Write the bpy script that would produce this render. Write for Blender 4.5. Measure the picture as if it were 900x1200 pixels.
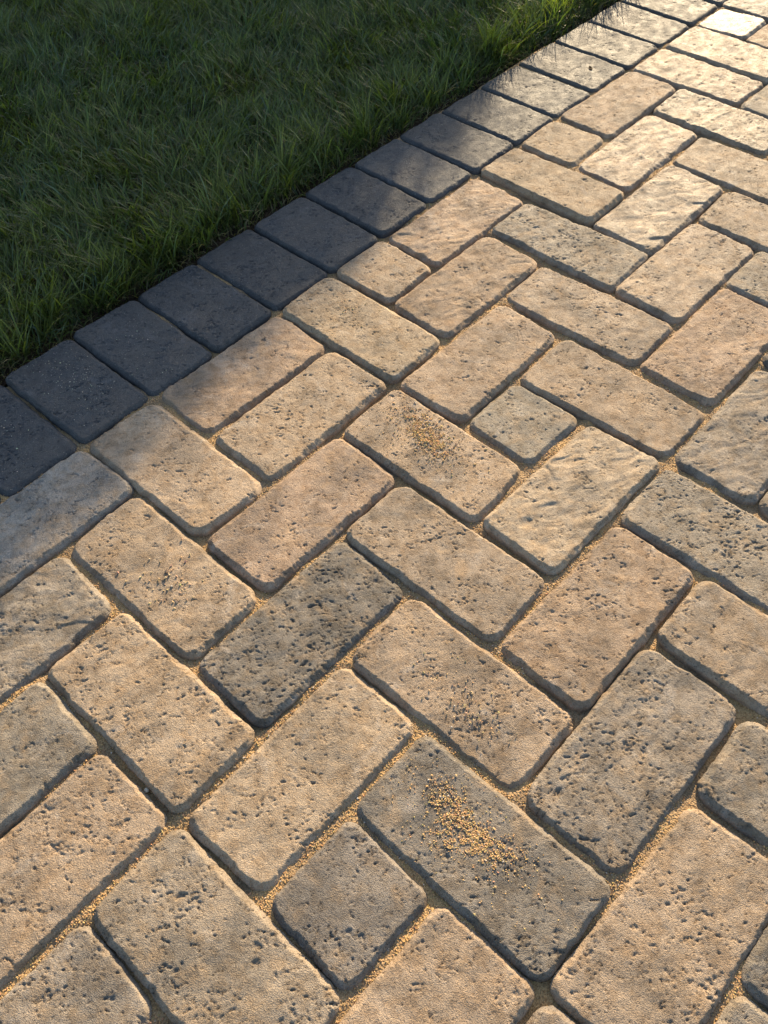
import bpy, math, random
import numpy as np
from mathutils import Matrix, Vector

for o in list(bpy.data.objects):
    bpy.data.objects.remove(o, do_unlink=True)
scene = bpy.context.scene
R = math.radians
M = 0.108            # laying module of the paving in metres; world x runs along the border, y into the lawn, z up

# ------------------------------------------------------------------ camera
F_PX, PITCH, ROLL, YAW = 1047.6, R(52.52), R(-2.494), R(43.995)
CAM = Vector((-2.547 * M, -7.083 * M, 7.391 * M))
cam_data = bpy.data.cameras.new('camera')
cam = bpy.data.objects.new('camera', cam_data)
scene.collection.objects.link(cam)
fwd = Vector((math.cos(YAW) * math.cos(PITCH), math.sin(YAW) * math.cos(PITCH), -math.sin(PITCH)))
right = Vector((math.sin(YAW), -math.cos(YAW), 0))
up = right.cross(fwd)
ex = right * math.cos(ROLL) + up * math.sin(ROLL)
ey = up * math.cos(ROLL) - right * math.sin(ROLL)
mw = Matrix((ex, ey, -fwd)).transposed().to_4x4()
mw.translation = CAM
cam.matrix_world = mw
cam_data.sensor_fit = 'VERTICAL'
cam_data.sensor_height = 36.0
cam_data.sensor_width = 27.0
cam_data.lens = F_PX / 1200 * 36.0
cam_data.clip_start = 0.02
cam_data.clip_end = 2000
scene.camera = cam
scene.render.resolution_x, scene.render.resolution_y = 768, 1024

# ------------------------------------------------------------------ light
SUN_EL, SUN_AZ = R(19.3), R(26.0)          # azimuth counted from +x towards +y
world = bpy.data.worlds.new('World')
scene.world = world
world.use_nodes = True
wn = world.node_tree
wn.nodes.clear()
sky = wn.nodes.new('ShaderNodeTexSky')
sky.sky_type = 'NISHITA'
sky.sun_disc = False
sky.sun_elevation = SUN_EL
sky.sun_rotation = math.pi / 2 - SUN_AZ    # measured clockwise from +y
sky.air_density = 1.0
sky.dust_density = 1.2
sky.ozone_density = 1.0
bg = wn.nodes.new('ShaderNodeBackground')
bg.inputs['Strength'].default_value = 0.11
wo = wn.nodes.new('ShaderNodeOutputWorld')
wn.links.new(sky.outputs[0], bg.inputs[0])
wn.links.new(bg.outputs[0], wo.inputs[0])

sd = bpy.data.lights.new('sun', 'SUN')
sd.energy = 5.0
sd.angle = R(0.53)
sd.color = (1.0, 0.785, 0.51)
sun = bpy.data.objects.new('sun', sd)
scene.collection.objects.link(sun)
L = Vector((math.cos(SUN_AZ) * math.cos(SUN_EL), math.sin(SUN_AZ) * math.cos(SUN_EL), math.sin(SUN_EL)))
sun.rotation_euler = L.to_track_quat('Z', 'Y').to_euler()
sun.location = L * 10

vs = scene.view_settings
vs.view_transform = 'Standard'
vs.look = 'None'
vs.exposure = 1.36
vs.gamma = 1.0
vs.use_curve_mapping = False
scene.render.engine = 'CYCLES'

# ------------------------------------------------------------------ helpers
rng = np.random.default_rng(7)
random.seed(7)

def hash2(ix, iy, seed):
    h = (ix.astype(np.int64) * 374761393 + iy.astype(np.int64) * 668265263 + seed * 1274126177) & 0xFFFFFFFF
    h = ((h ^ (h >> 13)) * 1274126177) & 0xFFFFFFFF
    return ((h ^ (h >> 16)) & 0xFFFFFF) / float(0xFFFFFF)

def vnoise(x, y, seed=0):
    """smooth value noise in 0..1"""
    x0 = np.floor(x); y0 = np.floor(y)
    fx = x - x0; fy = y - y0
    fx = fx * fx * fx * (fx * (fx * 6 - 15) + 10); fy = fy * fy * fy * (fy * (fy * 6 - 15) + 10)
    a = hash2(x0, y0, seed); b = hash2(x0 + 1, y0, seed)
    c = hash2(x0, y0 + 1, seed); d = hash2(x0 + 1, y0 + 1, seed)
    return (a * (1 - fx) + b * fx) * (1 - fy) + (c * (1 - fx) + d * fx) * fy

def fbm(x, y, seed=0, octs=3, gain=0.5):
    s = 0; a = 1; t = 0
    for k in range(octs):
        ang = 0.7 * k + 0.4
        xr = x * math.cos(ang) - y * math.sin(ang); yr = x * math.sin(ang) + y * math.cos(ang)
        s = s + a * vnoise(xr * 2 ** k + 17.3 * k, yr * 2 ** k - 9.1 * k, seed + 31 * k); t += a; a *= gain
    return s / t

def smooth(a, b, x):
    t = np.clip((x - a) / (b - a), 0, 1)
    return t * t * (3 - 2 * t)

def mesh_np(name, verts, faces_list, smooth_shade=True):
    """faces_list: list of (n, k) int arrays"""
    me = bpy.data.meshes.new(name)
    verts = np.asarray(verts, np.float32)
    me.vertices.add(len(verts)); me.vertices.foreach_set('co', verts.ravel())
    nl = sum(f.size for f in faces_list); nf = sum(len(f) for f in faces_list)
    me.loops.add(nl); me.polygons.add(nf)
    me.loops.foreach_set('vertex_index', np.concatenate([f.ravel() for f in faces_list]).astype(np.int32))
    tot = np.concatenate([np.full(len(f), f.shape[1]) for f in faces_list]).astype(np.int32)
    st = np.concatenate([[0], np.cumsum(tot)[:-1]]).astype(np.int32)
    me.polygons.foreach_set('loop_start', st)
    try:
        me.polygons.foreach_set('loop_total', tot)
    except Exception:
        pass
    me.polygons.foreach_set('use_smooth', np.full(nf, smooth_shade, bool))
    me.update(calc_edges=True)
    me.validate()
    return me

def add_col(me, cols):
    at = me.color_attributes.new('tint', 'FLOAT_COLOR', 'POINT')
    c = np.ones((len(cols), 4), np.float32); c[:, :3] = cols
    at.data.foreach_set('color', c.ravel())

def link(name, me, mat=None, parent=None, loc=None):
    o = bpy.data.objects.new(name, me)
    scene.collection.objects.link(o)
    if mat is not None and me is not None and not me.materials:
        me.materials.append(mat)
    if parent is not None:
        o.parent = parent
    if loc is not None:
        o.location = loc
    return o

def tag(o, label=None, cat=None, group=None, kind=None):
    if label: o['label'] = label
    if cat: o['category'] = cat
    if group: o['group'] = group
    if kind: o['kind'] = kind
    return o

# ------------------------------------------------------------------ materials
class NT:
    def __init__(self, name):
        self.m = bpy.data.materials.new(name); self.m.use_nodes = True
        self.t = self.m.node_tree; self.t.nodes.clear()
        self.out = self.n('ShaderNodeOutputMaterial')
    def n(self, typ, **kw):
        nd = self.t.nodes.new(typ)
        for k, v in kw.items():
            setattr(nd, k, v)
        return nd
    def l(self, a, b):
        self.t.links.new(a, b)
    def noise(self, vec, scale, detail=3, rough=0.55, dist=0.0):
        nd = self.n('ShaderNodeTexNoise')
        nd.inputs['Scale'].default_value = scale; nd.inputs['Detail'].default_value = detail
        nd.inputs['Roughness'].default_value = rough; nd.inputs['Distortion'].default_value = dist
        self.l(vec, nd.inputs['Vector'])
        return nd.outputs['Fac']
    def ramp(self, fac, a, b, lo=0.0, hi=1.0):
        nd = self.n('ShaderNodeMapRange'); nd.clamp = True
        nd.inputs['From Min'].default_value = a; nd.inputs['From Max'].default_value = b
        nd.inputs['To Min'].default_value = lo; nd.inputs['To Max'].default_value = hi
        self.l(fac, nd.inputs['Value'])
        return nd.outputs['Result']
    def mix(self, fac, a, b, mode='MIX'):
        nd = self.n('ShaderNodeMix', data_type='RGBA', blend_type=mode)
        for sock, v in ((nd.inputs[0], fac), (nd.inputs[6], a), (nd.inputs[7], b)):
            if isinstance(v, (int, float)): sock.default_value = v
            elif isinstance(v, tuple): sock.default_value = (*v, 1)
            else: self.l(v, sock)
        return nd.outputs[2]
    def math(self, op, a, b=0.0):
        nd = self.n('ShaderNodeMath', operation=op)
        for sock, v in ((nd.inputs[0], a), (nd.inputs[1], b)):
            if isinstance(v, (int, float)): sock.default_value = v
            else: self.l(v, sock)
        return nd.outputs[0]
    def bsdf(self, col, rough, spec=0.5, normal=None):
        b = self.n('ShaderNodeBsdfPrincipled')
        for key, v in (('Base Color', col), ('Roughness', rough), ('Specular IOR Level', spec)):
            if isinstance(v, (int, float)): b.inputs[key].default_value = v
            elif isinstance(v, tuple): b.inputs[key].default_value = (*v, 1)
            else: self.l(v, b.inputs[key])
        if normal is not None: self.l(normal, b.inputs['Normal'])
        return b
    def bump(self, h, dist, strength=1.0, normal=None):
        b = self.n('ShaderNodeBump'); b.inputs['Distance'].default_value = dist
        b.inputs['Strength'].default_value = strength
        self.l(h, b.inputs['Height'])
        if normal is not None: self.l(normal, b.inputs['Normal'])
        return b.outputs['Normal']

def concrete(name, warm_lo, grey_lo, rough_lo, rough_hi, dirt, stain, bloomc):
    t = NT(name)
    tc = t.n('ShaderNodeTexCoord'); oi = t.n('ShaderNodeObjectInfo')
    add = t.n('ShaderNodeVectorMath', operation='MULTIPLY_ADD')
    off = t.n('ShaderNodeCombineXYZ')
    t.l(oi.outputs['Random'], off.inputs[0]); t.l(oi.outputs['Random'], off.inputs[1]); t.l(oi.outputs['Random'], off.inputs[2])
    add.inputs[1].default_value = (37.0, 91.0, 53.0)
    t.l(off.outputs[0], add.inputs[0]); t.l(tc.outputs['Object'], add.inputs[2])
    v = add.outputs[0]
    base = oi.outputs['Color']
    big = t.noise(v, 16, 4, 0.6, 0.6)
    mid = t.noise(v, 70, 4, 0.6, 0.3)
    fine = t.noise(v, 900, 2, 0.6)
    c = t.mix(t.ramp(big, 0.42, 0.64), base, t.mix(1.0, base, grey_lo, 'MULTIPLY'))
    c = t.mix(t.ramp(mid, 0.44, 0.62, 0, 1.0), c, t.mix(1.0, c, warm_lo, 'MULTIPLY'))
    c = t.mix(t.ramp(t.noise(v, 34, 4, 0.6, 0.8), 0.52, 0.70, 0, 0.30), c, stain)      # sand rubbed into the face
    # pale lime bloom in loose patches
    bloom = t.noise(v, 26, 5, 0.65, 1.2)
    c = t.mix(t.ramp(bloom, 0.58, 0.74, 0, 0.42), c, bloomc)
    # aggregate: dark and light sand grains in the face
    c = t.mix(t.ramp(fine, 0.50, 0.68, 0, 0.75), c, t.mix(1.0, c, (0.55, 0.52, 0.5), 'MULTIPLY'))
    sp = t.noise(v, 520, 1, 0.5)
    c = t.mix(t.ramp(sp, 0.66, 0.74, 0, 0.5), c, dirt)
    vo = t.n('ShaderNodeTexVoronoi'); vo.inputs['Scale'].default_value = 170
    t.l(v, vo.inputs['Vector'])
    c = t.mix(t.ramp(vo.outputs['Distance'], 0.05, 0.16, 0.35, 0.0), c, (0.45, 0.40, 0.33))
    gl = t.math('SUBTRACT', 1.0, oi.outputs['Alpha'])            # sealed, glossier pavers carry a lower alpha
    ro = t.ramp(t.noise(v, 60, 4, 0.6), 0.35, 0.7, rough_lo, rough_hi)
    ro = t.math('SUBTRACT', ro, t.math('MULTIPLY', gl, 0.42))
    spec = t.math('ADD', 0.14, t.math('MULTIPLY', gl, 0.45))
    # torn micro pits between the modelled ones
    mp = t.ramp(t.noise(v, 330, 2, 0.6, 1.5), 0.60, 0.72, 1.0, 0.0)
    n1 = t.bump(mp, 0.0007)
    n1 = t.bump(t.noise(v, 300, 3, 0.7, 0.4), 0.0009, 1.0, n1)
    n2 = t.bump(t.noise(v, 1000, 2, 0.6), 0.0010, 1.0, n1)
    b = t.bsdf(c, ro, spec, n2)
    t.l(b.outputs[0], t.out.inputs['Surface'])
    return t.m

MAT_PAVER = concrete('paver_concrete', (0.80, 0.75, 0.69), (0.62, 0.645, 0.68), 0.62, 0.86, (0.10, 0.085, 0.07), (0.46, 0.31, 0.17), (0.47, 0.42, 0.36))
MAT_BORDER = concrete('border_concrete', (0.85, 0.84, 0.85), (0.82, 0.88, 0.95), 0.50, 0.75, (0.03, 0.03, 0.032), (0.10, 0.095, 0.09), (0.16, 0.16, 0.165))

def sand_mat(name, lit, dark, attr=False):
    t = NT(name)
    if attr:
        a = t.n('ShaderNodeAttribute'); a.attribute_name = 'tint'
        col = a.outputs['Color']
        b = t.bsdf(col, 0.95, 0.10)
    else:
        tc = t.n('ShaderNodeTexCoord'); v = tc.outputs['Object']
        g = t.noise(v, 620, 2, 0.6)
        pz = t.noise(v, 22, 3, 0.6)
        col = t.mix(t.ramp(pz, 0.4, 0.62), dark, lit)
        col = t.mix(t.ramp(g, 0.45, 0.7), col, t.mix(1.0, col, (0.5, 0.45, 0.4), 'MULTIPLY'))
        vo = t.n('ShaderNodeTexVoronoi'); vo.inputs['Scale'].default_value = 480
        t.l(v, vo.inputs['Vector'])
        n = t.bump(vo.outputs['Distance'], 0.0012, 1.0)
        n = t.bump(g, 0.0012, 1.0, n)
        b = t.bsdf(col, 0.85, 0.25, n)
    t.l(b.outputs[0], t.out.inputs['Surface'])
    return t.m

MAT_JOINT = sand_mat('joint_sand', (0.47, 0.305, 0.14), (0.30, 0.21, 0.12))
MAT_GRAIN = sand_mat('sand_grains', None, None, attr=True)

def soil_mat():
    t = NT('soil')
    tc = t.n('ShaderNodeTexCoord'); v = tc.outputs['Object']
    c = t.mix(t.ramp(t.noise(v, 60, 4), 0.35, 0.65), (0.035, 0.022, 0.013), (0.085, 0.054, 0.030))
    n = t.bump(t.noise(v, 160, 4, 0.7), 0.006)
    b = t.bsdf(c, 0.95, 0.2, n)
    t.l(b.outputs[0], t.out.inputs['Surface'])
    return t.m
MAT_SOIL = soil_mat()

def ground_mat():
    t = NT('ground_turf')
    tc = t.n('ShaderNodeTexCoord'); v = tc.outputs['Object']
    c = t.mix(t.ramp(t.noise(v, 3, 5), 0.35, 0.65), (0.035, 0.060, 0.018), (0.060, 0.085, 0.028))
    c = t.mix(t.ramp(t.noise(v, 90, 4), 0.4, 0.7, 0, 0.8), c, (0.03, 0.035, 0.014))
    n = t.bump(t.noise(v, 140, 4, 0.7), 0.02)
    b = t.bsdf(c, 0.9, 0.2, n)
    t.l(b.outputs[0], t.out.inputs['Surface'])
    return t.m
MAT_GROUND = ground_mat()

def leaf_mat(name, rough=0.42, trans=0.38):
    t = NT(name)
    a = t.n('ShaderNodeAttribute'); a.attribute_name = 'tint'
    b = t.bsdf(a.outputs['Color'], rough, 0.4)
    tr = t.n('ShaderNodeBsdfTranslucent')
    t.l(t.mix(1.0, a.outputs['Color'], (1.5, 1.7, 0.42), 'MULTIPLY'), tr.inputs['Color'])
    mx = t.n('ShaderNodeMixShader'); mx.inputs[0].default_value = trans
    t.l(b.outputs[0], mx.inputs[1]); t.l(tr.outputs[0], mx.inputs[2])
    t.l(mx.outputs[0], t.out.inputs['Surface'])
    return t.m
MAT_GRASS = leaf_mat('grass_blades')
MAT_HEDGE = leaf_mat('hedge_leaves', 0.5, 0.15)

# ------------------------------------------------------------------ paving layout (in modules: i along the border, j away from it)
# (i, j, length along i, length along j): offsets of the four corners in thousandths of a module, as measured
MEASURED = {
(1,0,2,1):(35,-27,23,-15,-29,6,-5,-28),
(1,1,2,1):(10,-4,-33,-14,-23,-28,-9,-1),
(3,0,1,2):(-10,7,-32,-39,-29,-37,-20,-11),
(4,0,1,1):(2,-20,-10,-14,-56,-22,13,9),
(5,0,2,1):(-23,30,-30,25,-45,-3,-18,-1),
(4,1,2,1):(-18,1,-11,-1,-49,-16,-38,-4),
(3,2,2,1):(-21,2,-16,23,-70,-22,-5,-3),
(2,2,1,2):(5,11,-9,2,-35,-70,-5,-1),
(3,3,1,1):(19,2,-27,-3,-34,-21,-25,-54),
(2,4,2,1):(38,-19,-30,20,4,-4,1,-35),
(4,3,1,2):(-50,0,-10,-1,-48,12,15,3),
(5,2,1,2):(6,-25,-54,-49,2,-36,7,-16),
(6,1,1,2):(46,-9,-70,-25,24,-38,20,4),
(7,0,1,2):(68,-34,-36,-4,1,-13,2,-4),
(8,0,1,1):(10,-5,-31,-28,26,-33,4,36),
(9,0,2,1):(13,-11,25,70,-2,23,1,18),
(8,1,2,1):(22,-10,33,9,20,-18,6,-49),
(7,2,2,1):(6,-22,55,2,-6,-15,-17,-6),
(6,3,2,1):(36,-45,39,-28,-12,1,-10,-25),
(11,0,1,2):(0,64,39,48,-1,37,57,-6),
(10,1,1,2):(70,19,23,-14,26,0,36,-4),
(12,0,1,2):(5,70,40,70,11,45,11,45),
(13,0,1,1):(14,70,-27,70,-49,41,33,47),
(9,2,1,2):(8,1,-31,-35,-6,-9,-6,-9),
(8,3,1,2):(-7,-2,-19,-25,-7,-7,-7,-7),
(7,4,1,2):(15,-28,15,-35,7,-16,7,-16),
(5,4,2,1):(23,-32,33,-28,14,-13,26,-21),
(6,5,1,2):(43,-27,21,-14,21,-14,21,-14),
(4,5,2,1):(35,2,12,8,15,1,40,-6),
(3,5,1,2):(6,-2,5,-2,3,-1,3,-1),
(4,6,1,1):(60,-12,30,-6,30,-6,30,-6),
(1,5,2,1):(-9,-23,16,20,-14,16,-11,0),
(2,6,1,2):(44,23,2,23,12,12,12,12),
(0,6,2,1):(9,5,-4,-8,-1,29,-2,4),
(1,7,1,2):(7,36,-29,39,-6,19,-6,19),
(-1,7,2,1):(7,-12,-42,70,-9,15,-9,15),
(-1,5,1,2):(9,11,-22,13,-19,24,-17,3),
(-2,5,1,1):(27,17,23,32,-19,1,-23,-30),
(-3,6,2,1):(-1,6,-2,17,-3,7,-1,6),
(-3,4,1,2):(50,21,24,14,5,-12,13,4),
(-5,4,2,1):(22,4,56,22,34,-6,22,4),
(-4,3,2,1):(-2,1,-10,1,2,1,-2,1),
(-2,4,2,1):(16,26,6,12,-5,0,49,3),
(0,4,1,2):(-1,11,-16,5,-30,12,-13,-10),
(1,3,1,2):(-9,-2,-38,7,-35,-30,-6,-3),
(0,2,2,1):(-2,1,15,17,-23,-3,14,-5),
(-1,3,2,1):(23,2,5,22,-44,6,2,-17),
(0,0,1,2):(5,-15,9,7,-22,14,8,-43),
(-1,1,1,2):(16,5,10,-68,-22,-13,6,-1),
(-2,0,2,1):(12,-16,6,-20,44,-43,12,-16),
(-3,1,2,1):(-7,-2,17,-11,-46,4,-7,-2),
(-2,2,1,2):(50,7,10,34,-10,10,11,0),
(-4,2,2,1):(18,9,48,26,22,8,18,9),
(-2,8,2,1):(-17,19,-33,38,-17,19,-17,19),
(0,8,1,2):(-22,1,-11,0,-11,0,-11,0),
(-3,7,2,1):(0,15,0,30,0,15,0,15),
(14,0,1,2):0,
(13,1,1,2):0,
(11,2,2,1):0,
}
IN = 0.045
EXP = 0.033
layout = {}
used = {}
for key, off in MEASURED.items():
    i, j, di, dj = key
    layout[key] = np.zeros((4, 2)) if off == 0 else np.array(off, float).reshape(4, 2) / 1000
    for a in range(di):
        for b in range(dj):
            used[(i + a, j + b)] = key
I0, I1, J1 = -9, 20, 14
def phase(i, j):
    if i >= 12: return 0
    if i <= -3 and j >= 3: return 1
    return 0 if i <= 3 else 3
for j in range(0, J1):
    for i in range(I0, I1):
        if (i, j) in used: continue
        s = (i + j - phase(i, j)) % 4
        free = lambda a, b: (a, b) not in used
        if s == 0 and free(i, j + 1): key = (i, j, 1, 2)
        elif s in (2, 1) and free(i + 1, j): key = (i, j, 2, 1)
        else: key = (i, j, 1, 1)
        layout[key] = rng.normal(0, 0.010, (4, 2))
        for a in range(key[2]):
            for b in range(key[3]): used[(i + a, j + b)] = key

TAN, SAND, PINK, GREY, DARK = (0.372, 0.285, 0.198), (0.362, 0.286, 0.204), (0.378, 0.280, 0.195), (0.290, 0.246, 0.192), (0.222, 0.194, 0.158)
# look of the pavers in view: base colour, amount of pitting, cleft ripple in mm
LOOK = {(1,0):(PINK,.25,.5),(1,1):(TAN,.7,.2),(3,0):(TAN,.5,.2),(4,0):(TAN,.3,.2),(5,0):(PINK,.25,.9),(4,1):(PINK,.25,.9),(3,2):(TAN,.35,.2),
 (2,2):(TAN,.6,.2),(3,3):(GREY,.55,.2),(2,4):(SAND,.35,1.0),(4,3):(TAN,.3,.2),(5,2):(SAND,.45,.3),(6,1):(GREY,.9,.6),(7,0):(TAN,.2,.2),
 (8,0):(TAN,.2,.2),(9,0):(TAN,.35,.5),(8,1):(SAND,.3,.9),(7,2):(SAND,.25,1.05),(6,3):(SAND,.45,.4),(11,0):(SAND,.3,.6),(10,1):(SAND,.4,1.0),
 (12,0):(SAND,.2,.3),(13,0):(SAND,.1,.1),(9,2):(TAN,.3,.3),(8,3):(SAND,.4,.3),(7,4):(GREY,.5,.3),(5,4):(PINK,.4,.5),(4,5):(GREY,.55,.9),
 (3,5):(GREY,1.0,.3),(1,5):(PINK,.55,.4),(2,6):(SAND,.45,.4),(0,6):(GREY,1.0,.7),(1,7):(GREY,.6,.5),(-1,7):(TAN,.85,.4),(-1,5):(DARK,.7,.2),
 (-2,5):(DARK,.7,.3),(-3,6):(TAN,.5,.3),(-3,4):((.30,.245,.182),.75,.3),(-5,4):(GREY,.9,.3),(-4,3):(TAN,.85,.3),(-2,4):(TAN,.5,.3),(0,4):(TAN,.75,.3),
 (1,3):((.335,.263,.190),.6,.3),(0,2):(PINK,.4,.3),(-1,3):(DARK,1.0,.4),(0,0):(TAN,.45,.3),(-1,1):(TAN,.6,.5),(-2,0):((.34,.30,.25),.35,.6),(-3,1):(GREY,.6,1.0),
 (-2,2):(TAN,.65,.4),(-4,2):(GREY,.6,.3),(-3,7):(DARK,.5,.3),(0,8):(DARK,.5,.3),(-2,8):(GREY,.5,.3)}

GLOSS = {(13, 0): .42, (8, 1): .2, (7, 2): .2, (10, 1): .22, (11, 0): .16, (12, 0): .2, (2, 4): .1, (9, 2): .1, (14, 0): .2, (6, 3): .08}
TOP = 0.004          # top faces; the outline of the pavers lies near z = 0
def paver_mesh(name, quad, step, pit, ripple, seed, corner=0.013, bev_w=0.0085, bev_d=0.0070, round_mask=(1, 1, 1, 1), plain=False):
    """quad: four corners in metres (world xy) in order i0j0, i1j0, i1j1, i0j1. Returns mesh about its centre, the centre and height sampler"""
    q = np.array(quad, float); c = q.mean(0)
    lx = (np.linalg.norm(q[1] - q[0]) + np.linalg.norm(q[2] - q[3])) / 2
    ly = (np.linalg.norm(q[3] - q[0]) + np.linalg.norm(q[2] - q[1])) / 2
    def axis(n_len):
        inner = np.arange(0, n_len / 2, step)
        a = np.linspace(-n_len / 2, n_len / 2, max(4, int(round(n_len / step))) + 1)
        return a
    X, Y = np.meshgrid(axis(lx), axis(ly), indexing='ij')
    hx, hy = lx / 2, ly / 2
    # rounded plan corners: square corner zones are pulled onto quarter discs
    r = corner
    px = np.abs(X) - (hx - r); py = np.abs(Y) - (hy - r)
    inz = (px > 0) & (py > 0)
    hyp = np.hypot(px, py) + 1e-9
    k = np.where(inz, np.maximum(px, py) / hyp, 1.0)
    Xr = np.where(inz, np.sign(X) * (hx - r + px * k), X)
    Yr = np.where(inz, np.sign(Y) * (hy - r + py * k), Y)
    e = np.where(inz, r - np.maximum(px, py), np.minimum(hx - np.abs(X), hy - np.abs(Y)))
    e = np.maximum(e, 0)
    # tumbled outline: worn edges wander in and out
    wob = (fbm(Xr * 45, Yr * 45, seed + 5, 3) - 0.5) * 0.0030 + (fbm(Xr * 160, Yr * 160, seed + 6, 2) - 0.5) * 0.0014
    fall = 1 - smooth(0, 0.016, e)
    rad = np.hypot(Xr, Yr) + 1e-9
    nx = np.where(hx - np.abs(X) < hy - np.abs(Y), np.sign(X), 0.0); ny = np.where(nx == 0, np.sign(Y), 0.0)
    nx = np.where(inz, np.sign(X) * px / hyp, nx); ny = np.where(inz, np.sign(Y) * py / hyp, ny)
    Xr = Xr + nx * wob * fall; Yr = Yr + ny * wob * fall
    # height
    bw = bev_w * (1 + 0.42 * (fbm(Xr * 50, Yr * 50, seed + 9, 2) - 0.5) * 2 + 0.22 * (fbm(Xr * 380, Yr * 380, seed + 10, 2) - 0.5) * 2)
    t = np.clip(1 - e / bw, 0, 1)
    z = TOP - bev_d * (0.12 * smooth(0, .25, t) + 0.88 * t ** 1.05)
    z = z + (fbm(Xr * 22, Yr * 22, seed + 1, 2) - 0.5) * 0.0013                 # slow swells
    if not plain:
        ang = (seed * 1.7) % 0.9 - 0.2
        wx = Xr * math.cos(ang) + Yr * math.sin(ang); wy = -Xr * math.sin(ang) + Yr * math.cos(ang)
        warp = fbm(wx * 30, wy * 30, seed + 2, 2) * 2.2
        rip = fbm(wx * 27 + warp, wy * 72 + warp, seed + 3, 3)
        z = z + (rip - 0.5) * ripple * 0.0038                                   # cleft ripples
        z = z + (fbm(Xr * 120, Yr * 120, seed + 4, 3) - 0.5) * 0.0007
        # pits: short torn holes, some round, some stretched
        w2 = fbm(Xr * 170, Yr * 170, seed + 11, 2) * 2.6; w3 = fbm(Xr * 170, Yr * 170, seed + 15, 2) * 2.6
        n1 = fbm(wx * 165 + w2, wy * 380 + w3, seed + 12, 2, 0.6)
        n2 = fbm(wx * 330 + w2, wy * 520 - w3, seed + 13, 2, 0.6)
        dens = fbm(Xr * 28, Yr * 28, seed + 14, 2)
        th = 0.905 - 0.125 * pit - 0.24 * (dens - 0.5)
        z = z - smooth(th, th + 0.07, n1) * 0.0015
        z = z - smooth(th - 0.01, th + 0.05, n2) * 0.0012
        rn = fbm(wx * 75 + w2 * .5, wy * 120 + w3 * .5, seed + 16, 2)
        crack = np.clip(1 - np.abs(rn - 0.5) * 26, 0, 1) * smooth(0.66 - 0.08 * pit, 0.76 - 0.08 * pit, fbm(Xr * 85, Yr * 85, seed + 17, 2))
        z = z - crack * 0.0016
    # map to the measured quad
    a = X * 0 + (Xr / lx + 0.5); b = (Yr / ly + 0.5)
    a = a[..., None]; b = b[..., None]
    W = (q[0] * (1 - a) * (1 - b) + q[1] * a * (1 - b) + q[2] * a * b + q[3] * (1 - a) * b) - c
    nxn, nyn = X.shape
    V = np.concatenate([W.reshape(-1, 2), z.reshape(-1, 1)], 1)
    idx = np.arange(nxn * nyn).reshape(nxn, nyn)
    # i x j grid in (x, -y): wind so that normals point up
    F = np.stack([idx[:-1, :-1], idx[:-1, 1:], idx[1:, 1:], idx[1:, :-1]], -1).reshape(-1, 4)
    ring = np.concatenate([idx[:, 0], idx[-1, 1:], idx[-2::-1, -1], idx[0, -2:0:-1]])
    sk = V[ring].copy()
    sk[:, :2] *= 1.002; sk[:, 2] = -0.011
    sk2 = sk.copy(); sk2[:, 2] = -0.030
    n0 = len(V); n = len(ring); r1 = np.arange(n) + n0; r2 = r1 + n
    nxt = lambda r_: np.roll(r_, -1)
    S1 = np.stack([ring, nxt(ring), nxt(r1), r1], -1); S2 = np.stack([r1, nxt(r1), nxt(r2), r2], -1)
    V = np.concatenate([V, sk, sk2])
    return mesh_np(name, V, [F, S1, S2]), c, (V[:n0], c)

# ------------------------------------------------------------------ ground, soil, bedding
def sheet(name, x0, x1, y0, y1, z, mat):
    me = mesh_np(name, [(x0, y0, z), (x1, y0, z), (x1, y1, z), (x0, y1, z)], [np.array([[0, 1, 2, 3]])], False)
    return link(name, me, mat)
ground = tag(sheet('ground', -300, 300, -300, 300, -0.060, MAT_GROUND), 'flat green ground running out to the horizon', 'ground', kind='structure')

def lawn_edge(i):           # outer edge of the border row, in modules towards the lawn
    return 1.63 - 0.0145 * i

# lawn soil: a gently uneven sheet with its cut edge along the border
gx = np.arange(-14, 62, 0.5); gy = np.concatenate([np.arange(0, 3, 0.12), np.arange(3, 62, 1.0)])
GX, GY = np.meshgrid(gx, gy, indexing='ij')
SX = GX * M; SY = (lawn_edge(np.clip(GX, -9, 20)) + 0.05 + GY) * M
SZ = -0.014 + 0.010 * smooth(0.05, 0.6, GY) + (fbm(SX * 12, SY * 12, 3, 3) - 0.5) * 0.012
idx = np.arange(GX.size).reshape(GX.shape)
F = np.stack([idx[:-1, :-1], idx[1:, :-1], idx[1:, 1:], idx[:-1, 1:]], -1).reshape(-1, 4)
soil = link('soil', mesh_np('soil', np.stack([SX, SY, SZ], -1).reshape(-1, 3), [F]), MAT_SOIL)
tag(soil, 'dark brown soil under the lawn along the border', 'soil', kind='structure')

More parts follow.
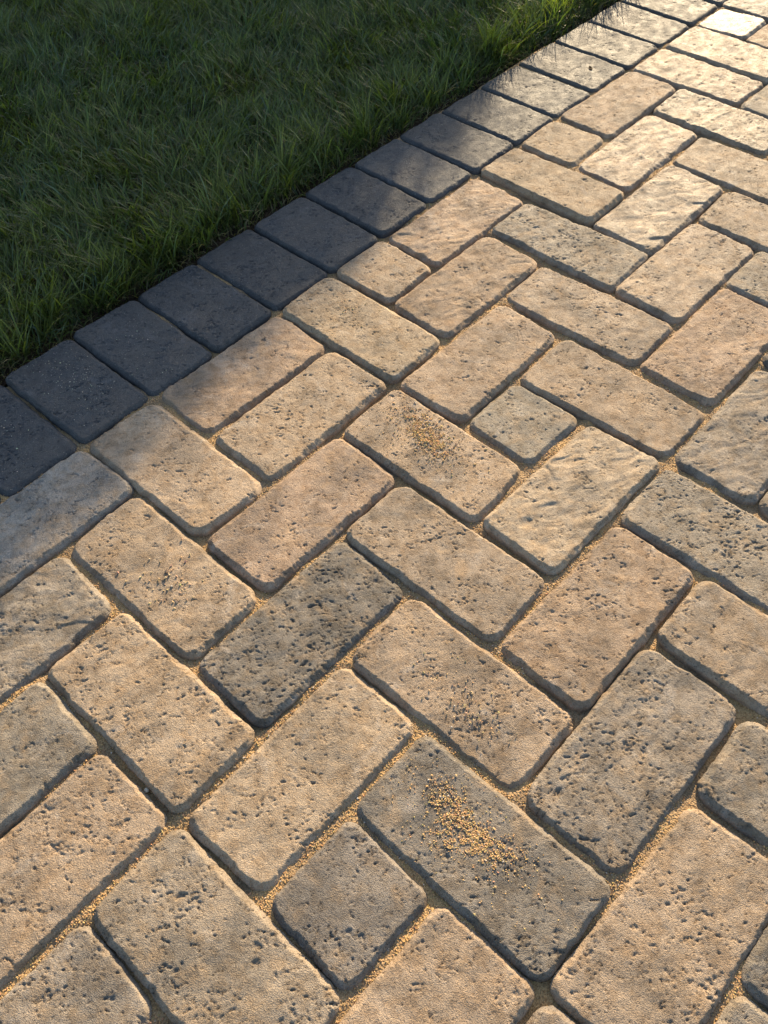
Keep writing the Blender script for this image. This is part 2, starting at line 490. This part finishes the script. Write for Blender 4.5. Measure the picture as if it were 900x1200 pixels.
# joint sand: uneven fill, only where joints run
def cell_edges(i, j, di, dj):
    return None
quads = {}
def quad_of(key):
    i, j, di, dj = key
    g = np.array([(i + IN, j + IN), (i + di - IN, j + IN), (i + di - IN, j + dj - IN), (i + IN, j + dj - IN)])
    g = g + layout[key] + EXP * np.array([(-1, -1), (1, -1), (1, 1), (-1, 1)])
    g = g * M
    g[:, 1] *= -1
    return g
st = 0.0032
bx = np.arange((I0 - 0.4) * M, (I1 + 0.4) * M, st); by = np.arange(-(J1 + 0.3) * M, 1.55 * M, st)
BX, BY = np.meshgrid(bx, by, indexing='ij')
keep = np.ones(BX.shape, bool)
MARG = 0.010
border_quads = []
for i in range(I0, I1):
    g = np.array([(i + .014, -lawn_edge(i)), (i + .986, -lawn_edge(i + 1)), (i + .986, -.016), (i + .014, -.016)])
    sh = 0.070 * smooth(6, 13, np.array([i, i + 1.]))
    g[3, 1] += sh[0]; g[2, 1] += sh[1]
    g[:, 0] += rng.normal(0, .005)
    g[0, 1] += rng.normal(0, .012); g[1, 1] += rng.normal(0, .012)
    g = g * M; g[:, 1] *= -1
    border_quads.append(g)
for g in [quad_of(k) for k in layout] + border_quads:
    x0, x1 = g[:, 0].min() + MARG, g[:, 0].max() - MARG; y0, y1 = g[:, 1].min() + MARG, g[:, 1].max() - MARG
    ia, ib = np.searchsorted(bx, [x0, x1]); ja, jb = np.searchsorted(by, [y0, y1])
    keep[ia:ib, ja:jb] = False
fill = fbm(BX * 9, BY * 9, 41, 3)
def joint_z(x, y):
    f = fbm(x * 9, y * 9, 41, 3)
    f = f + .30 * np.exp(-((y + 4 * M) / .012) ** 2) + .22 * np.exp(-((y + 5 * M) / .012) ** 2)      # two well-filled joint lines
    return -0.0056 + 0.0046 * smooth(0.38, 0.64, f) + (fbm(x * 130, y * 130, 42, 2) - 0.5) * 0.0024
BZ = joint_z(BX, BY)
idx = np.arange(BX.size).reshape(BX.shape)
fk = keep[:-1, :-1] | keep[1:, :-1] | keep[1:, 1:] | keep[:-1, 1:]
F = np.stack([idx[:-1, :-1], idx[1:, :-1], idx[1:, 1:], idx[:-1, 1:]], -1)[fk]
V = np.stack([BX, BY, BZ], -1).reshape(-1, 3)
u, inv = np.unique(F, return_inverse=True)
pavement = link('pavement', mesh_np('pavement', V[u], [inv.reshape(F.shape)]), MAT_JOINT)
tag(pavement, 'herringbone paving of tan and grey tumbled concrete pavers with sandy joints', 'pavement', kind='structure')
bed = link('bedding', mesh_np('bedding', [((I0 - 30) * M, -60 * M, -.026), ((I1 + 40) * M, -60 * M, -.026), ((I1 + 40) * M, 1.5 * M, -.026), ((I0 - 30) * M, 1.5 * M, -.026)], [np.array([[0, 1, 2, 3]])], False), MAT_JOINT, pavement)

# ------------------------------------------------------------------ pavers
surf = []            # (V, centre) of the pavers that carry loose sand
heights = {}
def px_size(c):      # metres per picture pixel at a point, roughly
    d = Vector((c[0], c[1], 0)) - CAM
    return d.length / F_PX
n_seed = 100
def in_view(g):
    for x, y in list(g) + [g.mean(0)]:
        d = Vector((x, y, 0)) - CAM
        zc = d.dot(fwd)
        if zc > 0.05:
            a = d.dot(ex) / zc * F_PX; b = d.dot(ey) / zc * F_PX
            if abs(a) < 520 and abs(b) < 680: return True
    return False
for key in sorted(layout, key=lambda k: (k[1], k[0])):
    g = quad_of(key); n_seed += 37
    c0 = g.mean(0)
    look = LOOK.get(key[:2])
    if look is None:
        look = ((TAN, SAND, PINK, GREY, DARK)[rng.integers(5)], rng.uniform(.3, .9), rng.uniform(.2, .8))
    vis = in_view(g)
    step = max(0.00115, 1.15 * px_size(c0)) if vis else 0.006
    # reversed j order keeps the quad counter-clockwise in world xy
    me, c, sv = paver_mesh('paver', g, step, look[1], look[2], n_seed, corner=rng.uniform(.013, .019), bev_w=rng.uniform(.0042, .0062),
                           bev_d=rng.uniform(.0044, .0060), plain=False)
    o = link('paver', me, MAT_PAVER, pavement, (c[0], c[1], rng.normal(0, .0007)))
    tilt = (rng.normal(0, .006), rng.normal(0, .006))
    o.rotation_euler = (tilt[0], tilt[1], 0)
    jit = 1 + rng.normal(0, .04)
    o.color = (*[min(.6, v * jit * (1 + rng.normal(0, .006))) for v in look[0]], 1 - GLOSS.get(key[:2], 0))
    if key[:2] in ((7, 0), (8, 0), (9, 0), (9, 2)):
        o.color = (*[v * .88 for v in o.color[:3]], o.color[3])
    if key[:2] == (13, 0):      # this half paver sits tipped just enough to mirror the low sun
        hn = (L + (CAM - Vector((c[0], c[1], 0))).normalized()).normalized()
        o.rotation_euler = (-hn.y * .5, hn.x * .5, 0)
    heights[key[:2]] = (sv[0] + np.array([0, 0, o.location[2]]), c)
for n, g in enumerate(border_quads):
    i = I0 + n; n_seed += 37
    vis = in_view(g)
    step = max(0.00135, 1.2 * px_size(g.mean(0))) if vis else 0.006
    me, c, sv = paver_mesh('border_paver', g, step, rng.uniform(.25, .55), .25, n_seed, corner=rng.uniform(.009, .013), bev_w=rng.uniform(.0038, .0048), bev_d=.0042)
    o = link('border_paver', me, MAT_BORDER, pavement, (c[0], c[1], rng.normal(0, .0006)))
    o.rotation_euler = (rng.normal(0, .005), rng.normal(0, .005), 0)
    s = 1 + rng.normal(0, .07)
    far_t = min(1, max(0, (i - 6) / 5))  # warm sunlight on the far border pavers is painted into their base colour
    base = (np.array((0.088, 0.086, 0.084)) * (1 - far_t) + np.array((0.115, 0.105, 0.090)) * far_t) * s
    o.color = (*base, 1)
    heights[('b', i)] = (sv[0] + np.array([0, 0, o.location[2]]), c)

# ------------------------------------------------------------------ loose sand
def at_px(x, y, z):      # where the view ray of a photograph pixel meets the level z
    d = fwd + ex * ((x - 450) / F_PX) + ey * ((600 - y) / F_PX)
    return CAM + d * ((z - CAM.z) / d.z)
OCT = np.array([(1, 0, 0), (-1, 0, 0), (0, 1, 0), (0, -1, 0), (0, 0, 1), (0, 0, -1)], float)
OCF = np.array([(0, 2, 4), (2, 1, 4), (1, 3, 4), (3, 0, 4), (2, 0, 5), (1, 2, 5), (3, 1, 5), (0, 3, 5)])
def grains(name, pts, size, cols, parent=None):
    n = len(pts)
    dirs = OCT[None] * (1 + rng.uniform(-.35, .35, (n, 6, 1))) + rng.uniform(-.25, .25, (n, 6, 3))
    ang = rng.uniform(0, 6.28, n); ca, sa = np.cos(ang), np.sin(ang)
    tl = rng.uniform(-.8, .8, n); ct, s_t = np.cos(tl), np.sin(tl)
    x, y, z = dirs[..., 0], dirs[..., 1], dirs[..., 2]
    y, z = y * ct[:, None] - z * s_t[:, None], y * s_t[:, None] + z * ct[:, None]
    x, y = x * ca[:, None] - y * sa[:, None], x * sa[:, None] + y * ca[:, None]
    V = np.stack([x, y, z * .85], -1) * size[:, None, None] + pts[:, None, :]
    F = (OCF[None] + (np.arange(n) * 6)[:, None, None]).reshape(-1, 3)
    me = mesh_np(name, V.reshape(-1, 3), [F], False)
    add_col(me, np.repeat(cols, 6, 0))
    return link(name, me, MAT_GRAIN, parent)
def grain_cols(n, base=(0.52, 0.345, 0.165), var=.12):
    c = np.array(base)[None] * (1 + rng.normal(0, var, (n, 1))) * (1 + rng.normal(0, .07, (n, 3)))
    w = rng.random(n) < .05
    c[w] = np.array((.48, .42, .34)) * (1 + rng.normal(0, .15, (w.sum(), 1)))
    return np.clip(c, .03, .75)
def top_z(key, pts):
    V, c = heights[key]
    out = np.empty(len(pts))
    P2 = V[:, :2] + c
    for k0 in range(0, len(pts), 200):
        d = ((pts[k0:k0 + 200, None, :] - P2[None]) ** 2).sum(-1)
        out[k0:k0 + 200] = V[d.argmin(1), 2]
    return out
def on_paver(name, key, blobs, label, s0=.00035, s1=.00085, base=(0.52, 0.345, 0.165)):
    V, c = heights[key]
    pts = []
    for (cx, cy, sx, sy, rot, n) in blobs:      # offsets in metres from the paver centre, along i and towards the lawn
        p = rng.normal(0, 1, (n, 2)) * (sx, sy)
        cr, sr = math.cos(rot), math.sin(rot)
        p = np.stack([p[:, 0] * cr - p[:, 1] * sr, p[:, 0] * sr + p[:, 1] * cr], -1) + (cx, cy) + c
        pts.append(p)
    pts = np.concatenate(pts)
    lo = (V[:, :2] + c).min(0) + .006; hi = (V[:, :2] + c).max(0) - .006
    pts = pts[((pts > lo) & (pts < hi)).all(1)]
    cl = fbm(pts[:, 0] * 190, pts[:, 1] * 190, 51, 2)
    pts = pts[rng.random(len(pts)) < smooth(.36, .58, cl) * .95 + .05]
    sz = rng.uniform(s0, s1, len(pts)) * np.where(rng.random(len(pts)) < .12, 1.45, 1.0)
    # clumping: drop where a fine noise is low
    z = top_z(key, pts) + sz * .55
    o = grains(name, np.column_stack([pts, z]), sz, grain_cols(len(pts), base))
    tag(o, label, 'sand', kind='stuff')
    return o
on_paver('loose_sand', (-1, 5), [(.000, .002, .008, .017, .35, 2300), (.004, .024, .012, .012, .5, 900), (.012, .048, .012, .018, .2, 750), (0, 0, .024, .045, 0, 520)],
         'dense spill of orange sand on a dark grey paver, beside a small square dark paver')
on_paver('loose_sand', (2, 2), [(.010, .012, .007, .018, -.25, 1900), (.016, .030, .014, .024, -.2, 900), (0, 0, .026, .05, 0, 240)],
         'dense spill of orange sand on a tan paver next to a small square grey paver', .00045, .0010)
on_paver('loose_sand', (3, 0), [(.012, .032, .012, .014, 0, 110), (0, 0, .025, .05, 0, 40)], 'thin scatter of orange sand on a tan paver touching the dark border')
on_paver('loose_sand', (0, 4), [(-.012, -.018, .014, .026, 0, 140), (.004, .028, .016, .022, 0, 60)], 'thin scatter of tan sand grains on a tan paver, no pile', .0006, .0013, (.42, .30, .17))
on_paver('loose_sand', (-1, 1), [(-.002, -.020, .018, .022, 0, 110)], 'coarse single sand grains with long shadows on a mottled tan paver', .0008, .0017, (.44, .31, .18))
on_paver('loose_sand', ('b', 0), [(.004, .03, .022, .032, 0, 170), (0, -.02, .022, .04, 0, 90)], 'pale sand grains dusted over a charcoal border paver in shade', .0004, .0008, (.40, .36, .29))
on_paver('loose_sand', ('b', 1), [(0, .0, .024, .045, 0, 70)], 'few pale sand grains on the shaded charcoal border paver beside the dusted one', .0004, .0008, (.50, .44, .34))
on_paver('loose_sand', ('b', -1), [(0, .0, .024, .045, 0, 60)], 'sparse pale specks on the charcoal border paver at the low end of the row', .0004, .0008, (.50, .44, .34))

# a pale pebble caught in a joint, and a scrap of dead leaf on the border
pv = OCT * (1 + rng.uniform(-.2, .2, (6, 1))) * (.0034, .0026, .0022)
pe = link('pebble', mesh_np('pebble', np.concatenate([pv, np.array([(.6, .6, .5), (-.6, .55, .5), (-.6, -.6, .45), (.55, -.6, .5)]) * (.0034, .0026, .0022)]),
          [np.array([(0, 6, 4), (6, 2, 4), (2, 7, 4), (7, 1, 4), (1, 8, 4), (8, 3, 4), (3, 9, 4), (9, 0, 4), (0, 5, 6), (6, 5, 2), (2, 5, 7), (7, 5, 1), (1, 5, 8), (8, 5, 3), (3, 5, 9), (9, 5, 0)])]), MAT_GRAIN)
add_col(pe.data, np.tile((.62, .55, .42), (10, 1)))
pe.location = at_px(172, 926, -.0035)
tag(pe, 'small pale pebble lodged in the joint between two tan pavers', 'pebble')
lx = np.linspace(-1, 1, 7); lv = []
for q in lx:
    w_ = .0032 * (1 - q * q) ** .6
    for s_ in (-1, 0, 1): lv.append((q * .0065, s_ * w_, -.0004 + abs(s_) * .0009 + .0010 * q * q))
li = np.arange(21).reshape(7, 3)
lf = link('leaf_scrap', mesh_np('leaf_scrap', lv, [np.stack([li[:-1, :-1], li[1:, :-1], li[1:, 1:], li[:-1, 1:]], -1).reshape(-1, 4)]), MAT_GRAIN)
add_col(lf.data, np.tile((.055, .035, .02), (21, 1)))
lf.location = at_px(692, 80, TOP); lf.rotation_euler = (0, 0, .9)
tag(lf, 'scrap of dark dead leaf lying on a sunlit border paver', 'leaf')

# grains lying in the joints
N = 48000
gxp = rng.uniform(-5.5 * M, 14 * M, N * 9); gyp = rng.uniform(-9.5 * M, .1 * M, N * 9)
ii = np.clip(np.searchsorted(bx, gxp), 0, len(bx) - 1); jj = np.clip(np.searchsorted(by, gyp), 0, len(by) - 1)
inside = np.zeros(len(gxp), bool)
inq = np.zeros(BX.shape, bool)
for g in [quad_of(k) for k in layout] + border_quads:
    x0, x1 = g[:, 0].min() + .0055, g[:, 0].max() - .0025; y0, y1 = g[:, 1].min() + .0055, g[:, 1].max() - .0025
    ia, ib = np.searchsorted(bx, [x0, x1]); ja, jb = np.searchsorted(by, [y0, y1])
    inq[ia:ib, ja:jb] = True
ok = ~inq[ii, jj]
rich = smooth(.40, .62, fbm(gxp * 9, gyp * 9, 41, 3) + .30 * np.exp(-((gyp + 4 * M) / .012) ** 2) + .22 * np.exp(-((gyp + 5 * M) / .012) ** 2))
ok &= rng.random(len(gxp)) < .12 + .88 * rich
dv = np.stack([gxp - CAM.x, gyp - CAM.y, np.full(len(gxp), -CAM.z)], -1)
zc = dv @ np.array(fwd)
ok &= (np.abs(dv @ np.array(ex) / zc * F_PX) < 480) & (np.abs(dv @ np.array(ey) / zc * F_PX) < 630)
gxp, gyp = gxp[ok][:N], gyp[ok][:N]
sz = rng.uniform(.0004, .0009, len(gxp))
jg = grains('joint_sand', np.column_stack([gxp, gyp, joint_z(gxp, gyp) + sz * .5]), sz, grain_cols(len(gxp), (.50, .325, .15)), pavement)
jg['kind'] = 'stuff'

# ------------------------------------------------------------------ lawn
def blades(n, bxy, height, width, az, bend, cols, seg=4, curl=None):
    """ribbon blades, 2*(seg-1)+1 verts each"""
    s = np.linspace(0, 1, seg)
    V = np.empty((n, 2 * (seg - 1) + 1, 3))
    ca, sa = np.cos(az), np.sin(az)
    wdir = np.stack([-sa, ca], -1)
    tw = rng.normal(0, .7, n)
    wdir = np.stack([np.cos(az + math.pi / 2 + tw), np.sin(az + math.pi / 2 + tw)], -1)
    for k, sv in enumerate(s):
        # arc of constant length bending from upright towards az
        th = bend * sv
        r = height / np.maximum(bend, .05)
        out = r * (1 - np.cos(th)); zz = r * np.sin(th)
        out = out + height * .18 * sv
        side = (curl if curl is not None else 0) * sv * sv * height
        cx = bxy[:, 0] + ca * out - sa * side; cy = bxy[:, 1] + sa * out + ca * side
        cz = bxy[:, 2] + zz
        w = width * (1 - .12 * sv if k < seg - 1 else 0) * (1.0, .95, .72, 0)[min(k, 3)] * .5
        if k < seg - 1:
            V[:, 2 * k] = np.stack([cx - wdir[:, 0] * w, cy - wdir[:, 1] * w, cz], -1)
            V[:, 2 * k + 1] = np.stack([cx + wdir[:, 0] * w, cy + wdir[:, 1] * w, cz], -1)
        else:
            V[:, 2 * k] = np.stack([cx, cy, cz], -1)
    nv = V.shape[1]; b = (np.arange(n) * nv)[:, None]
    Q = np.concatenate([b + np.array([2 * k, 2 * k + 1, 2 * k + 3, 2 * k + 2]) for k in range(seg - 2)])
    T = b + np.array([2 * (seg - 2), 2 * (seg - 2) + 1, 2 * (seg - 1)])
    C = np.repeat(cols[:, None, :], nv, 1)
    base = np.array((0.11, 0.105, 0.045))
    C[:, :2] = C[:, :2] * .45 + base * .55 * (.6 + .8 * rng.random((n, 1, 1)))    # pale sheath at the foot
    return V.reshape(-1, 3), Q, T, C.reshape(-1, 3)

def field(x, y):         # swept tufts: direction and vigour
    a = fbm(x * 5.5, y * 5.5, 71, 2) * 9.0 + fbm(x * 19, y * 19, 72, 2) * 5.0 - 6.2
    v = fbm(x * 9, y * 9, 73, 3)
    return a, v
parts = []
def grow(n, x, y, hmin, hmax, wmin, wmax, straw=.05, loose=.8, bmin=.45, bmax=1.9):
    edge_d = y - (lawn_edge(np.clip(x / M, -9, 20)) + .05) * M
    a, v = field(x, y)
    az = a + rng.normal(0, loose, n)
    # at the cut edge blades lean out over the border a little
    near = np.exp(-np.maximum(edge_d, 0) / .03)
    lean = rng.random(n) < .45 * near
    az = np.where(lean, -math.pi / 2 + rng.normal(0, .7, n), az)
    h = rng.uniform(hmin, hmax, n) * (.72 + .56 * v) * (1 - .10 * np.exp(-np.maximum(edge_d, 0) / .06))
    bend = rng.uniform(bmin, bmax, n) ** 1.0
    w = rng.uniform(wmin, wmax, n)
    z = -0.014 + 0.010 * smooth(0.05 * M, 0.6 * M, edge_d) + (fbm(x * 12, y * 12, 3, 3) - 0.5) * 0.012 - .004
    hue = np.clip(fbm(x * 7, y * 7, 81, 3) + rng.normal(0, .22, n), 0, 1)[:, None]
    col = np.array((.056, .092, .032)) * (1 - hue) + np.array((.108, .124, .030)) * hue
    col = col * (1 + rng.normal(0, .32, (n, 1))).clip(.35, 2.0)
    blue = rng.random(n) < .06
    col[blue] = np.array((.095, .140, .095)) * (1 + rng.normal(0, .15, (blue.sum(), 1)))
    pst = straw + .35 * np.exp(-np.maximum(edge_d, 0) / .012)
    s_ = rng.random(n) < pst
    col[s_] = np.array((.24, .19, .095)) * (1 + rng.normal(0, .25, (s_.sum(), 1))).clip(.3, 1.6)
    bend[s_] = rng.uniform(1.0, 2.0, s_.sum()); h[s_] *= .7
    parts.append(blades(n, np.stack([x, y, z], -1), h, w, az, bend, np.clip(col, .01, .5), curl=rng.normal(0, .18, n)))
def strip(n, i0, i1, d0, d1, power=1.0):
    i = rng.uniform(i0, i1, n); d = d0 + (d1 - d0) * rng.random(n) ** power
    return i * M, (lawn_edge(np.clip(i, -9, 20)) + .25 + d) * M
# turf in and around the view
n = 140000; x, y = strip(n, -6, 17, 0, 11.5); grow(n, x, y, .028, .056, .0014, .0027, straw=.09, loose=1.25)
# tufts: many blades from one foot
nt = 1500; tx, ty = strip(nt, -5, 16, .05, 11); reps = 12
x = np.repeat(tx, reps) + rng.normal(0, .004, nt * reps); y = np.repeat(ty, reps) + np.abs(rng.normal(0, .004, nt * reps))
grow(nt * reps, x, y, .040, .066, .0016, .0031, straw=.03, loose=1.0, bmax=1.7)
# taller tufts along the cut edge that hang towards the paving
nt = 360; tx, ty = strip(nt, -5, 18, -.05, .45); reps = 9
x = np.repeat(tx, reps) + rng.normal(0, .005, nt * reps); y = np.repeat(ty, reps) + np.abs(rng.normal(0, .005, nt * reps))
grow(nt * reps, x, y, .060, .090, .0016, .0030, straw=.05, loose=1.2, bmin=.3, bmax=1.3)
# short dead thatch near the ground
n = 20000; x, y = strip(n, -6, 17, 0, 11.5); grow(n, x, y, .02, .045, .0014, .0026, straw=.55, loose=3.0, bmin=1.0, bmax=2.2)
# cut edge: thin fringe
n = 6000; x, y = strip(n, -6, 20, -.12, .30); grow(n, x, y, .022, .045, .0014, .0026, straw=.55, loose=1.6, bmax=1.9)
# turf beyond the view, coarser
n = 60000; x, y = strip(n, -13, 60, 0, 58)
far = ~((x / M > -6) & (x / M < 17) & (y / M < 13)); x, y = x[far], y[far]; grow(len(x), x, y, .05, .085, .005, .010)
Vs, Qs, Ts, Cs = [], [], [], []; o0 = 0
for V, Q, T, C in parts:
    Vs.append(V); Qs.append(Q + o0); Ts.append(T + o0); Cs.append(C); o0 += len(V)
me = mesh_np('grass', np.concatenate(Vs), [np.concatenate(Qs), np.concatenate(Ts)])
add_col(me, np.concatenate(Cs))
grass = link('grass', me, MAT_GRASS)
tag(grass, 'long dark green lawn grass growing up to the charcoal border', 'grass', kind='stuff')

# ------------------------------------------------------------------ clipped hedge across the lawn (it shades the lawn and the border)
hx0, hx1, hy0, hy1 = 38.5 * M, 42.0 * M, 17.3 * M, 46 * M
hedge = link('clipped_hedge', None, loc=((hx0 + hx1) / 2, (hy0 + hy1) / 2, -.01))
tag(hedge, 'clipped green hedge standing across the far side of the lawn', 'hedge')
hc = np.array(((hx0 + hx1) / 2, (hy0 + hy1) / 2))
def hedge_top(y):     # shoulder falls away at the end by the paving
    return np.interp(y / M, [17.3, 19.2, 21.1, 22.5, 46], [13.2, 15.35, 17.4, 18.3, 18.5]) * M
def hedge_pts(n):
    y = rng.uniform(hy0, hy1, n); y[: n // 8] = hy0 + np.abs(rng.normal(0, .03, n // 8))
    t = rng.random(n); zt = hedge_top(y)
    z = .02 + zt * rng.random(n); x = np.where(rng.random(n) < .5, hx0, hx1)
    topm = t < .3
    z[topm] = zt[topm]; x[topm] = rng.uniform(hx0, hx1, topm.sum())
    x[: n // 8] = rng.uniform(hx0, hx1, n // 8); z[: n // 8] = rng.uniform(0, 1, n // 8) * zt[: n // 8]
    p = np.stack([x, y, z], -1) + rng.normal(0, .03, (n, 3))
    return p
nl = 42000
p = hedge_pts(nl); p[:, :2] -= hc; p[:, 2] = np.maximum(p[:, 2], .02)
d1 = rng.normal(0, 1, (nl, 3)); d1 /= np.linalg.norm(d1, axis=1)[:, None]
d2 = np.cross(d1, rng.normal(0, 1, (nl, 3))); d2 /= np.linalg.norm(d2, axis=1)[:, None]
ln = rng.uniform(.018, .034, (nl, 1)); wd = ln * .32
V = np.stack([p - d1 * ln * .5, p + d2 * wd, p + d1 * ln * .5, p - d2 * wd], 1).reshape(-1, 3)
F = np.arange(nl * 4).reshape(-1, 4)
me = mesh_np('foliage', V, [F], False)
add_col(me, np.repeat(np.array((.040, .075, .025)) * (1 + rng.normal(0, .25, (nl, 1))).clip(.4, 1.8), 4, 0))
link('foliage', me, MAT_HEDGE, hedge)
# dense inner growth
yy = np.linspace(hy0 + .05, hy1 - .05, 60); prof = []
for yv in yy:
    zt = float(hedge_top(np.array(yv))) - .03
    ring = [(hx0 + .04, .0), (hx0 + .03, zt * .5), (hx0 + .05, zt - .05), (hx0 + .14, zt), (hx1 - .14, zt), (hx1 - .05, zt - .05), (hx1 - .03, zt * .5), (hx1 - .04, 0)]
    prof.append([(a - hc[0] + rng.normal(0, .012), yv - hc[1], b + rng.normal(0, .012)) for a, b in ring])
prof = np.array(prof); idx = np.arange(60 * 8).reshape(60, 8)
F = np.stack([idx[:-1, :-1], idx[:-1, 1:], idx[1:, 1:], idx[1:, :-1]], -1).reshape(-1, 4)
E1 = idx[0][None, ::-1]; E2 = idx[-1][None]
me = mesh_np('inner_growth', prof.reshape(-1, 3), [F, E1, E2])
add_col(me, np.tile((.022, .034, .014), (480, 1)))
link('inner_growth', me, MAT_HEDGE, hedge)
for k in range(7):
    yv = hy0 + .25 + k * (hy1 - hy0 - .5) / 6
    nn = 8; zs = np.array([0, .12, .35]); rr = np.array([.028, .020, .014]); an = np.arange(nn) / nn * 2 * math.pi
    V = np.concatenate([np.stack([np.cos(an) * r_, yv - hc[1] + np.sin(an) * r_, np.full(nn, z_ - .02)], -1) for z_, r_ in zip(zs, rr)])
    F = np.concatenate([np.stack([a * nn + np.arange(nn), a * nn + (np.arange(nn) + 1) % nn, (a + 1) * nn + (np.arange(nn) + 1) % nn, (a + 1) * nn + np.arange(nn)], -1) for a in range(2)])
    me = mesh_np('stem', V, [F]); add_col(me, np.tile((.07, .05, .035), (len(V), 1)))
    link('stem', me, MAT_HEDGE, hedge)
